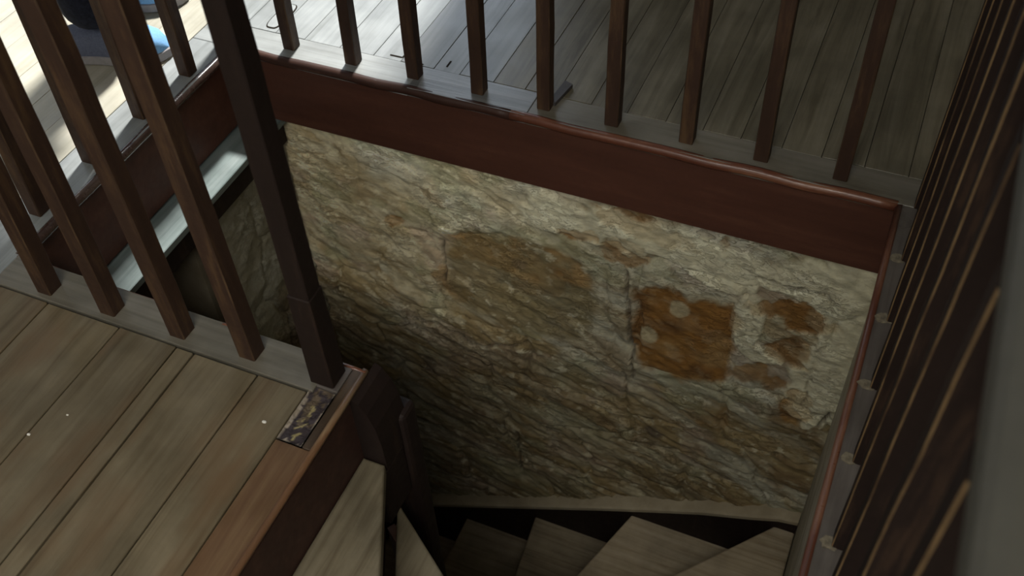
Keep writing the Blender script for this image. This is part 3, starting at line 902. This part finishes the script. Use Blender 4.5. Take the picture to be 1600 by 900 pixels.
# curved easing that joins them to the floor corner
bm = bmesh.new()
path = [(-0.786, -0.010), (-0.772, -0.020), (-0.757, -0.045), (-0.745, -0.085), (-0.739, -0.140), (-0.738, -0.20), (-0.738, -0.2245)]
rings = []
for x_, z_ in path:
    rings.append([bm.verts.new((x_, 0.903, z_)), bm.verts.new((x_, 1.000, z_)), bm.verts.new((-0.80, 1.000, z_ - 0.03 if z_ > -0.1 else z_)), bm.verts.new((-0.80, 0.903, z_ - 0.03 if z_ > -0.1 else z_))])
for a, b in zip(rings[:-1], rings[1:]):
    for i in range(4):
        bm.faces.new((a[i], a[(i + 1) % 4], b[(i + 1) % 4], b[i]))
bm.faces.new(rings[0]); bm.faces.new(list(reversed(rings[-1])))
bmesh.ops.recalc_face_normals(bm, faces=bm.faces)
rel(mesh_obj('handrail_easing', bm, M['newel_paint']), low_newel)

# ------------------------------------------------------------------ balusters
RAIL_Z = 0.985


def stick(x, y, w, lean_x, lean_y, z0, z1, seed, twist=0.0):
    """slightly irregular square stick, local origin at its foot"""
    rnd = random.Random(seed)
    bm = bmesh.new()
    n = 9
    prev = None
    for k in range(n + 1):
        t = k / n
        z = z0 + (z1 - z0) * t
        cx_ = lean_x * z + rnd.uniform(-0.0006, 0.0006)
        cy_ = lean_y * z + rnd.uniform(-0.0006, 0.0006)
        h = w / 2 + rnd.uniform(-0.0005, 0.0005)
        c_ = 0.0022
        ring = []
        for (sx, sy) in [(h - c_, -h), (h, -h + c_), (h, h - c_), (h - c_, h), (-h + c_, h), (-h, h - c_), (-h, -h + c_), (-h + c_, -h)]:
            a = twist
            ring.append(bm.verts.new((cx_ + sx * math.cos(a) - sy * math.sin(a), cy_ + sx * math.sin(a) + sy * math.cos(a), z)))
        if prev:
            for i in range(8):
                bm.faces.new((prev[i], prev[(i + 1) % 8], ring[(i + 1) % 8], ring[i]))
        else:
            bm.faces.new(list(reversed(ring)))
        prev = ring
    bm.faces.new(prev)
    bmesh.ops.recalc_face_normals(bm, faces=bm.faces)
    bm.normal_update()
    for f in bm.faces:
        if abs(f.normal.z) < 0.3 and min(abs(f.normal.x * math.cos(twist) + f.normal.y * math.sin(twist)), abs(f.normal.y * math.cos(twist) - f.normal.x * math.sin(twist))) > 0.4:
            f.material_index = 1
    return bm


def baluster(x, y, lx, label, group, w=0.033, seed=0, filler=None, twist=0.0):
    o = mesh_obj('baluster', stick(x, y, w, lx, 0.0, 0.0005, RAIL_Z, seed, twist), [M['shade_paint'], M['arris']] if seed >= 60 else [M['paint'], M['dull_arris']])  # right row gets the shaded paint copy
    o.location = (x, y, 0.001)
    tag(o, label, 'baluster', group)
    if filler:
        bm = bmesh.new()
        rnd = random.Random(seed + 99)
        pts = []
        for k in range(12):
            a = 2 * math.pi * k / 12
            r = 1 + rnd.uniform(-0.25, 0.25)
            pts.append((filler[0] + filler[2] * math.cos(a) * r, filler[1] + filler[3] * math.sin(a) * r))
        bm_prism(bm, pts, -0.0005, 0.0022)
        mesh_obj('filler', bm, M['filler'], o)
    return o


ORD = ['first', 'second', 'third', 'fourth', 'fifth', 'sixth', 'seventh', 'eighth', 'ninth', 'tenth', 'eleventh', 'twelfth', 'thirteenth', 'fourteenth', 'fifteenth', 'sixteenth', 'seventeenth', 'eighteenth']
FARB = [(-1.484, 1.836, 0.028), (-1.297, 1.834, 0.031), (-1.121, 1.834, 0.024), (-0.942, 1.833, 0.022), (-0.767, 1.833, 0.013), (-0.595, 1.831, 0.014), (-0.414, 1.831, 0.01), (-0.239, 1.83, 0.0), (-0.062, 1.827, 0.004)]
for k, (x, y, l) in enumerate(FARB):
    lab = '%s dark brown baluster from the left along the far edge of the opening' % ORD[k]
    if k == 4:
        lab = 'dark brown baluster in mid far row with a grey wood offcut behind its foot'
    baluster(x, y + 0.004, l, lab, 'far row of balusters', seed=k)
baluster(-1.668, 1.835, 0.0, 'dark baluster at the far left corner, mostly hidden behind the thick newel', 'far row of balusters', seed=20)
NEARB = [(-1.509, 0.914, 0.06), (-1.347, 0.916, 0.019), (-1.177, 0.918, -0.003), (-1.017, 0.923, -0.010)]
NL = ['near-row baluster farthest from the newel, at the left picture edge', 'second brown baluster from the left in the near row',
      'third brown baluster from the left in the near row, before the dark recess', 'near-row brown baluster next to the thick dark newel']
for k, (x, y, l) in enumerate(NEARB):
    baluster(x, y + 0.004, l, NL[k], 'near left row of balusters', seed=30 + k, w=0.037)
LEFTB = [(-1.674, 1.65, 0.016), (-1.679, 1.466, 0.020), (-1.690, 1.287, 0.03), (-1.686, 1.099, 0.06)]
LL = ['left-row baluster nearest the far corner, in front of the blue shoe tip', 'left-row baluster second from the far corner, below the grey shoe sole',
      'left-row baluster third from the far corner', 'left-row baluster nearest the near corner, foot beside the pale edge board']
for k, (x, y, l) in enumerate(LEFTB):
    baluster(x - 0.004, y, l, LL[k], 'left row of balusters', seed=40 + k, w=0.036)
# right row beside the camera
ys = [1.800, 1.634, 1.462, 1.290, 1.118, 0.946, 0.774, 0.602, 0.430, 0.258, 0.086, -0.086, -0.258, -0.43]
for k, y in enumerate(ys):
    lab = '%s dark brown baluster from the far end of the right row' % ORD[k]
    if k == 0:
        lab = 'dark brown baluster at the far right corner of the opening'
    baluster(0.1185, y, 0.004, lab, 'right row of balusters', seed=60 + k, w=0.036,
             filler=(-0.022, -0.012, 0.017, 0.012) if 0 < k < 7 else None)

# ------------------------------------------------------------------ upper newel post
newel = tag(empty('newel_post', (-0.847, 0.930, 0.001)), 'thick blackened newel post at the near corner beside the stair head', 'post')
o = mesh_obj('shaft', stick(0, 0, 0.041, 0.005, -0.002, 0.248, 1.12, 77), [M['newel_paint'], M['newel_paint']], newel)
bm = bmesh.new()
bm_box(bm, (-0.0255, -0.0245, 0.0005), (0.0255, 0.0245, 0.245), 0.0025, 1)
for v in bm.verts:
    if v.co.z > 0.235:
        v.co.x *= 0.90; v.co.y *= 0.90
mesh_obj('base_block', bm, M['newel_paint'], newel)
bm = bmesh.new()
bmesh.ops.create_uvsphere(bm, u_segments=20, v_segments=12, radius=0.038, matrix=Matrix.Translation((0.006, -0.002, 1.155)))
mesh_obj('finial', bm, M['newel_paint'], newel, True)

# ------------------------------------------------------------------ handrails


def handrail(a, b, w, h, mat, label, prof_round=5):
    bm = bmesh.new()
    d = Vector((b[0] - a[0], b[1] - a[1], 0)); ln = d.length; d.normalize()
    s = Vector((-d.y, d.x, 0))
    prof = [(-w / 2 + 0.006, 0), (w / 2 - 0.006, 0), (w / 2, 0.008), (w / 2, h * 0.5)]
    for k in range(1, prof_round * 2):
        an = math.pi * k / (prof_round * 2)
        prof.append((w / 2 * math.cos(an), h * 0.5 + h * 0.5 * math.sin(an)))
    prof += [(-w / 2, h * 0.5), (-w / 2, 0.008)]
    rings = []
    for t in (0, 0.25, 0.5, 0.75, 1):
        c_ = Vector((0, 0, 0)) + d * ln * t
        rings.append([bm.verts.new(c_ + s * u + Vector((0, 0, v))) for u, v in prof])
    n_ = len(prof)
    for r0, r1 in zip(rings[:-1], rings[1:]):
        for i in range(n_):
            bm.faces.new((r0[i], r0[(i + 1) % n_], r1[(i + 1) % n_], r1[i]))
    bm.faces.new(rings[0]); bm.faces.new(list(reversed(rings[-1])))
    bmesh.ops.recalc_face_normals(bm, faces=bm.faces)
    o = mesh_obj('handrail', bm, mat, None, False)
    o.location = (a[0], a[1], RAIL_Z + 0.002)
    tag(o, label, 'handrail')
    return o


handrail((0.147, -1.2, 0), (0.147, 1.86, 0), 0.085, 0.05, M['rail'], 'blurred pale grey handrail close to the camera above the right row of balusters')
handrail((-1.70, 1.838, 0), (0.096, 1.838, 0), 0.055, 0.05, M['paint'], 'brown handrail on top of the far row of balusters')
handrail((-1.672, 0.955, 0), (-1.672, 1.808, 0), 0.055, 0.05, M['paint'], 'brown handrail on top of the left row of balusters')
handrail((-1.70, 0.922, 0), (-0.867, 0.926, 0), 0.055, 0.05, M['paint'], 'brown handrail running from the newel over the near left balusters')

# ------------------------------------------------------------------ small loose things
bm = bmesh.new()
vs = [(-0.775, 1.846), (-0.757, 1.846), (-0.744, 1.928), (-0.767, 1.936)]
vs = [(x + 0.012, y) for x, y in vs]
bm_prism(bm, vs, 0.001, 0.011)
tag(mesh_obj('wood_offcut', bm, M['block']), 'small grey wedge of wood lying behind a foot of the far row', 'offcut')
for (x, y, s, lab) in [(-1.2985, 0.610, 0.0030, 'white paint flake at the joint of the near boards, lower left'), (-1.260, 0.672, 0.002, 'tiny white flake beside the wide joint of the near boards'),
                       (-0.905, 0.795, 0.0035, 'pale flake on the board left of the worn slot')]:
    bm = bmesh.new()
    bmesh.ops.create_icosphere(bm, subdivisions=1, radius=s)
    for v in bm.verts:
        v.co.z = v.co.z * 0.35 + s * 0.3
        v.co.x *= 1.5
    o = mesh_obj('paint_flake', bm, M['crumb'])
    o.location = (x, y, 0.0005)
    tag(o, lab, 'flake')

# ------------------------------------------------------------------ room shell


def wall_with_hole(name, axis, pos, a0, a1, z0, z1, hole, th, mat):
    """wall slab perpendicular to an axis with one window hole (u0, u1, v0, v1)"""
    bm = bmesh.new()
    u0, u1, v0, v1 = hole
    for (ua, ub, va, vb) in [(a0, u0, z0, z1), (u1, a1, z0, z1), (u0, u1, z0, v0), (u0, u1, v1, z1)]:
        if axis == 'y':
            bm_box(bm, (ua, min(pos, pos + th), va), (ub, max(pos, pos + th), vb))
        else:
            bm_box(bm, (min(pos, pos + th), ua, va), (max(pos, pos + th), ub, vb))
    return struct(mesh_obj(name, bm, mat))


def window(n, axis, pos, hole, th):
    root = struct(empty('window_%d' % n))
    u0, u1, v0, v1 = hole
    p0, p1 = (pos + th * 0.5, pos + th * 0.5 + math.copysign(0.05, th))
    lo, hi = min(p0, p1), max(p0, p1)
    f = 0.05

    def b(name, ua, ub, va, vb, mat, q0=lo, q1=hi):
        if axis == 'y':
            return box(name, (ua, q0, va), (ub, q1, vb), mat, root, 0.002)
        return box(name, (q0, ua, va), (q1, ub, vb), mat, root, 0.002)
    b('window_frame', u0, u0 + f, v0, v1, M['frame']); b('window_frame', u1 - f, u1, v0, v1, M['frame'])
    b('window_frame', u0 + f, u1 - f, v0, v0 + f, M['frame']); b('window_frame', u0 + f, u1 - f, v1 - f, v1, M['frame'])
    um = (u0 + u1) / 2
    b('mullion', um - 0.02, um + 0.02, v0 + f, v1 - f, M['frame'])
    return root


H1 = (-3.00, -1.36, 0.50, 2.40)
H2 = (-0.95, 0.55, 0.75, 2.25)
H3 = (-0.3, 1.5, 0.85, 2.35)
wall_with_hole('wall_back', 'y', RY1, RX0 - 0.3, RX1 + 0.3, -0.05, CEIL, H1, 0.3, M['plaster'])
window(1, 'y', RY1, H1, 0.3)
wall_with_hole('wall_left', 'x', RX0, RY0, 1.5, -0.05, CEIL, H2, -0.3, M['plaster'])
H5 = (2.5, 4.0, 0.50, 2.40)
wall_with_hole('wall_left', 'x', RX0, 1.501, RY1, -0.05, CEIL, H5, -0.3, M['plaster'])
window(5, 'x', RX0, H5, -0.3)  # added unseen opening for the corner fill light
window(2, 'x', RX0, H2, -0.3)  # opening added for the fill from the left
wall_with_hole('wall_front', 'y', RY0, RX0 - 0.3, RX1 + 0.3, -0.05, CEIL, H3, -0.3, M['plaster'])
window(3, 'y', RY0, H3, -0.3)  # unseen opening added behind the camera for front fill
struct(box('wall_shade_screen', (-1.30, 3.05, 0.001), (-1.20, RY1 - 0.002, CEIL - 0.001), M['plaster']))  # added unseen partition, keeps window light off the right-hand far floor
struct(box('wall_right', (RX1, RY0, -0.05), (RX1 + 0.3, RY1, CEIL), M['plaster']))
bm = bmesh.new()
for lo, hi in [((RX0 - .3, RY0 - .3), (-1.3, 2.74)), ((RX0 - .3, 4.40), (-1.3, RY1 + .3)), ((RX0 - .3, 2.74), (-3.3, 4.40)), ((1.1, RY0 - .3), (RX1 + .3, RY1 + .3)), ((-1.3, RY0 - .3), (1.1, -1.7)), ((-1.3, -0.6), (1.1, RY1 + .3))]:
    bm_box(bm, (lo[0], lo[1], CEIL), (hi[0], hi[1], CEIL + 0.1))
struct(mesh_obj('ceiling', bm, M['ceiling']))
roof_window = struct(empty('window_6'))
for lo, hi in [((-3.3, 2.74), (-3.26, 4.4)), ((-1.34, 2.74), (-1.30, 4.4)), ((-3.26, 2.74), (-1.34, 2.78)), ((-3.26, 4.36), (-1.34, 4.4))]:
    box('window_frame', (lo[0], lo[1], CEIL + 0.001), (hi[0], hi[1], CEIL + 0.099), M['frame'], roof_window)
fill_opening = struct(empty('window_4'))  # added unseen skylight frame around the overhead fill
for lo, hi in [((-1.3, -1.7), (-1.26, -0.6)), ((1.06, -1.7), (1.10, -0.6)), ((-1.26, -1.7), (1.06, -1.66)), ((-1.26, -0.64), (1.06, -0.6))]:
    box('window_frame', (lo[0], lo[1], CEIL + 0.001), (hi[0], hi[1], CEIL + 0.099), M['frame'], fill_opening)

# ------------------------------------------------------------------ person standing behind the left row (only foot and trouser leg are in the picture)
M['trouser'] = plain_mat('navy_trouser_cloth', (0.014, 0.016, 0.027), 0.9, 0.15, 0.35, 90)
M['jacket'] = plain_mat('dark_jacket_cloth', (0.05, 0.055, 0.07), 0.9, 0.15, 0.2, 60)
M['skin'] = plain_mat('skin', (0.50, 0.31, 0.22), 0.55, 0.4, 0.05, 20)
M['hair'] = plain_mat('dark_hair', (0.03, 0.02, 0.015), 0.6, 0.4, 0.3, 80)
M['shoe_blue'] = plain_mat('light_blue_canvas', (0.20, 0.42, 0.72), 0.8, 0.2, 0.12, 200)
M['shoe_grey'] = plain_mat('slate_blue_canvas', (0.10, 0.115, 0.17), 0.85, 0.2, 0.15, 200)
M['sole'] = plain_mat('grey_rubber_sole', (0.27, 0.26, 0.27), 0.7, 0.3, 0.1, 60)
M['lace'] = plain_mat('white_lace', (0.85, 0.87, 0.9), 0.7, 0.2, 0.05, 60)
M['eye'] = plain_mat('eye_white', (0.8, 0.8, 0.78), 0.3)


def skin_body(name, verts, edges, radii, mat, parent, levels=2):
    me = bpy.data.meshes.new(name)
    me.from_pydata([Vector(v) for v in verts], edges, [])
    o = bpy.data.objects.new(name, me)
    COL.objects.link(o)
    md = o.modifiers.new('skin', 'SKIN')
    md.use_smooth_shade = True
    sv = me.skin_vertices[0].data
    for i, r in enumerate(radii):
        sv[i].radius = (r if isinstance(r, tuple) else (r, r))
        sv[i].use_root = (i == 0)
    sd = o.modifiers.new('sub', 'SUBSURF')
    sd.levels = levels; sd.render_levels = levels
    dg = bpy.context.evaluated_depsgraph_get()
    m2 = bpy.data.meshes.new_from_object(o.evaluated_get(dg))
    bpy.data.objects.remove(o)
    m2.materials.clear(); m2.materials.append(mat)
    for p in m2.polygons:
        p.use_smooth = True
    o2 = bpy.data.objects.new(name, m2)
    COL.objects.link(o2)
    o2.parent = parent
    return o2


person = tag(empty('person', (-1.955, 1.70, 0.001)), 'person in dark navy trousers and pale blue lace-up shoes standing behind the left balusters', 'person')
person.rotation_euler = (0, 0, math.radians(12))     # local +x is where the figure faces
# local frame: x forward, y left, z up; near foot (right) at y = -0.09, far foot (left) at y = +0.13
hipz = 0.86
body = skin_body('body', [(0, 0, 0.92), (0, 0, 1.08), (0.0, 0, 1.28), (-0.01, 0, 1.40), (0.0, 0, 1.47), (0.02, 0, 1.53), (0.025, 0, 1.60), (0.02, 0, 1.66),
                          (0, -0.18, 1.37), (0.0, -0.23, 1.10), (0.06, -0.22, 0.88), (0, 0.18, 1.37), (0.0, 0.23, 1.10), (0.06, 0.22, 0.88),
                          (0, -0.09, 0.86), (0.0, -0.085, 0.48), (0.0, -0.068, 0.10), (0, 0.10, 0.86), (0.0, 0.12, 0.48), (-0.03, 0.15, 0.09)],
                 [(0, 1), (1, 2), (2, 3), (3, 4), (4, 5), (5, 6), (6, 7), (3, 8), (8, 9), (9, 10), (3, 11), (11, 12), (12, 13), (0, 14), (14, 15), (15, 16), (0, 17), (17, 18), (18, 19)],
                 [(.14, .10), (.13, .095), (.15, .11), (.12, .09), .055, .06, (.08, .09), .07, .055, .040, .028, .055, .040, .028, .085, .055, .030, .085, .055, .030], M['skin'], person)
jac = skin_body('jacket', [(0, 0, 0.86), (0, 0, 1.08), (0.0, 0, 1.28), (-0.01, 0, 1.41), (0, -0.19, 1.37), (0.0, -0.24, 1.10), (0.055, -0.23, 0.93), (0, 0.19, 1.37), (0.0, 0.24, 1.10), (0.055, 0.23, 0.93)],
                [(0, 1), (1, 2), (2, 3), (3, 4), (4, 5), (5, 6), (3, 7), (7, 8), (8, 9)],
                [(.165, .125), (.155, .12), (.17, .13), (.13, .10), .072, .055, .045, .072, .055, .045], M['jacket'], person)
tro = skin_body('trousers', [(0, 0, 0.93), (0, -0.09, 0.82), (0.0, -0.085, 0.48), (0.022, -0.070, 0.24), (0.036, -0.068, 0.088), (0, 0.10, 0.82), (0.0, 0.12, 0.48), (-0.03, 0.15, 0.20), (-0.04, 0.15, 0.075)],
                [(0, 1), (1, 2), (2, 3), (3, 4), (0, 5), (5, 6), (6, 7), (7, 8)],
                [(.15, .115), .098, .084, .078, .088, .098, .084, .078, .088], M['trouser'], person)
# hair, face
bm = bmesh.new()
bmesh.ops.create_uvsphere(bm, u_segments=24, v_segments=16, radius=0.098, matrix=Matrix.Translation((0.0, 0, 1.635)))
bmesh.ops.delete(bm, geom=[v for v in bm.verts if v.co.x > 0.045 and v.co.z < 1.67], context='VERTS')
mesh_obj('hair', bm, M['hair'], person, True)
for s in (-1, 1):
    bm = bmesh.new()
    bmesh.ops.create_uvsphere(bm, u_segments=12, v_segments=8, radius=0.013, matrix=Matrix.Translation((0.090, s * 0.032, 1.615)))
    mesh_obj('eye', bm, M['eye'], person, True)
bm = bmesh.new()
bmesh.ops.create_cone(bm, cap_ends=True, segments=8, radius1=0.016, radius2=0.006, depth=0.045, matrix=Matrix.Translation((0.108, 0, 1.59)))
mesh_obj('nose', bm, M['skin'], person, True)
bm = bmesh.new()
bm_box(bm, (0.085, -0.022, 1.553), (0.101, 0.022, 1.563), 0.003, 2)
mesh_obj('mouth', bm, plain_mat('lips', (0.35, 0.12, 0.1), 0.5), person)
# hands: palm and five fingers in one mesh each
for s in (-1, 1):
    px_, py_, pz_ = 0.06, s * 0.22, 0.87
    vs = [(px_, py_, pz_), (px_ + 0.005, py_, pz_ - 0.05), (px_ + 0.01, py_, pz_ - 0.085)]
    es = [(0, 1), (1, 2)]
    rs = [(.026, .018), (.036, .016), (.036, .014)]
    for f in range(4):
        fx = px_ + 0.038 - f * 0.022
        L_ = [0.070, 0.080, 0.075, 0.058][f]
        i = len(vs)
        vs += [(fx, py_, pz_ - 0.10), (fx, py_ - s * 0.006, pz_ - 0.10 - L_ * 0.5), (fx, py_ - s * 0.022, pz_ - 0.10 - L_)]
        es += [(2, i), (i, i + 1), (i + 1, i + 2)]
        rs += [.0092, .0085, .007]
    i = len(vs)
    vs += [(px_ + 0.045, py_ - s * 0.012, pz_ - 0.045), (px_ + 0.058, py_ - s * 0.02, pz_ - 0.085)]
    es += [(1, i), (i, i + 1)]
    rs += [.012, .009]
    skin_body('hand', vs, es, rs, M['skin'], person, 1)


def shoe_ring(t, side):
    """outline of a shoe sole at t = 0 (heel) .. 1 (toe)"""
    return None


def shoe(px, py, yaw, label_part=True):
    """lace-up canvas shoe, length 0.275, heel at local x = -0.10"""
    Lh = 0.290
    ts = [0.0, 0.02, 0.07, 0.15, 0.27, 0.4, 0.55, 0.68, 0.8, 0.9, 0.965, 1.0]
    hw = [0.004, 0.020, 0.032, 0.038, 0.039, 0.039, 0.044, 0.049, 0.049, 0.040, 0.024, 0.004]
    top = [0.050, 0.066, 0.080, 0.086, 0.092, 0.096, 0.094, 0.088, 0.080, 0.068, 0.050, 0.026]
    side_shift = [0, 0, 0, 0, 0, -0.001, -0.002, -0.002, 0.0, 0.003, 0.005, 0.006]

    def tf(x, y, z):
        c_, s_ = math.cos(yaw), math.sin(yaw)
        return (px + x * c_ - y * s_, py + x * s_ + y * c_, z)
    # sole
    bm = bmesh.new()
    def outline(k, zz, grow):
        x = -0.10 + Lh * ts[k] + (grow if k == len(ts) - 1 else (-grow if k == 0 else 0))
        return [tf(x, (hw[k] + grow) + side_shift[k], zz), tf(x, -(hw[k] + grow) + side_shift[k], zz)]
    loops = []
    for zz, gr in ((0.0, 0.000), (0.003, 0.004), (0.024, 0.004), (0.026, 0.001)):
        l = [outline(k, zz, gr)[0] for k in range(len(ts))] + [outline(k, zz, gr)[1] for k in reversed(range(len(ts)))]
        loops.append([bm.verts.new(p) for p in l])
    n_ = len(loops[0])
    for a, b in zip(loops[:-1], loops[1:]):
        for i in range(n_):
            bm.faces.new((a[i], a[(i + 1) % n_], b[(i + 1) % n_], b[i]))
    bm.faces.new(list(reversed(loops[0]))); bm.faces.new(loops[-1])
    bmesh.ops.recalc_face_normals(bm, faces=bm.faces)
    root = mesh_obj('shoe', bm, M['sole'], person, False)
    # upper in two pieces: heel quarter (slate) and vamp (light blue)
    for nm, k0, k1, mt in (('quarter', 0, 6, M['shoe_grey']), ('vamp', 6, len(ts) - 1, M['shoe_blue'])):
        bm = bmesh.new()
        rings = []
        for k in range(k0, k1 + 1):
            x = -0.10 + Lh * ts[k]
            r_ = []
            for j in range(13):
                a = math.pi * j / 12
                yy = hw[k] * math.copysign(abs(math.cos(a)) ** 0.55, math.cos(a))
                zz = 0.026 + (top[k] - 0.026) * (abs(math.sin(a)) ** 0.75)
                r_.append(bm.verts.new(tf(x, yy + side_shift[k], zz)))
            rings.append(r_)
        for a, b in zip(rings[:-1], rings[1:]):
            for i in range(12):
                bm.faces.new((a[i], a[i + 1], b[i + 1], b[i]))
        bmesh.ops.recalc_face_normals(bm, faces=bm.faces)
        mesh_obj(nm, bm, mt, root, True)
    # laces: four bars across the instep and a bow
    bm = bmesh.new()
    for q in range(4):
        x = 0.062 + q * 0.019
        zz = 0.0955 - q * 0.004
        for s in (-1, 1):
            a = Vector(tf(x, -0.016 * s, zz)); b = Vector(tf(x + 0.010, 0.016 * s, zz - 0.002))
            d = (b - a)
            mt_ = Matrix.Translation((a + b) / 2) @ d.to_track_quat('Z', 'Y').to_matrix().to_4x4()
            bmesh.ops.create_cone(bm, cap_ends=True, segments=6, radius1=0.0032, radius2=0.0032, depth=d.length, matrix=mt_)
    bmesh.ops.create_uvsphere(bm, u_segments=8, v_segments=6, radius=0.008, matrix=Matrix.Translation(tf(0.075, 0.006, 0.098)))
    mesh_obj('lace', bm, M['lace'], root, False)
    # dark heel tab at the back of the sole
    bm = bmesh.new()
    bmesh.ops.create_cube(bm, size=1, matrix=Matrix.Translation(tf(-0.088, 0, 0.013)) @ Matrix.Rotation(yaw, 4, 'Z') @ Matrix.Diagonal((0.036, 0.058, 0.018, 1)))
    mesh_obj('heel_tab', bm, M['shoe_grey'], root)


shoe(0.000, -0.070, math.radians(8))
shoe(-0.06, 0.165, math.radians(14))
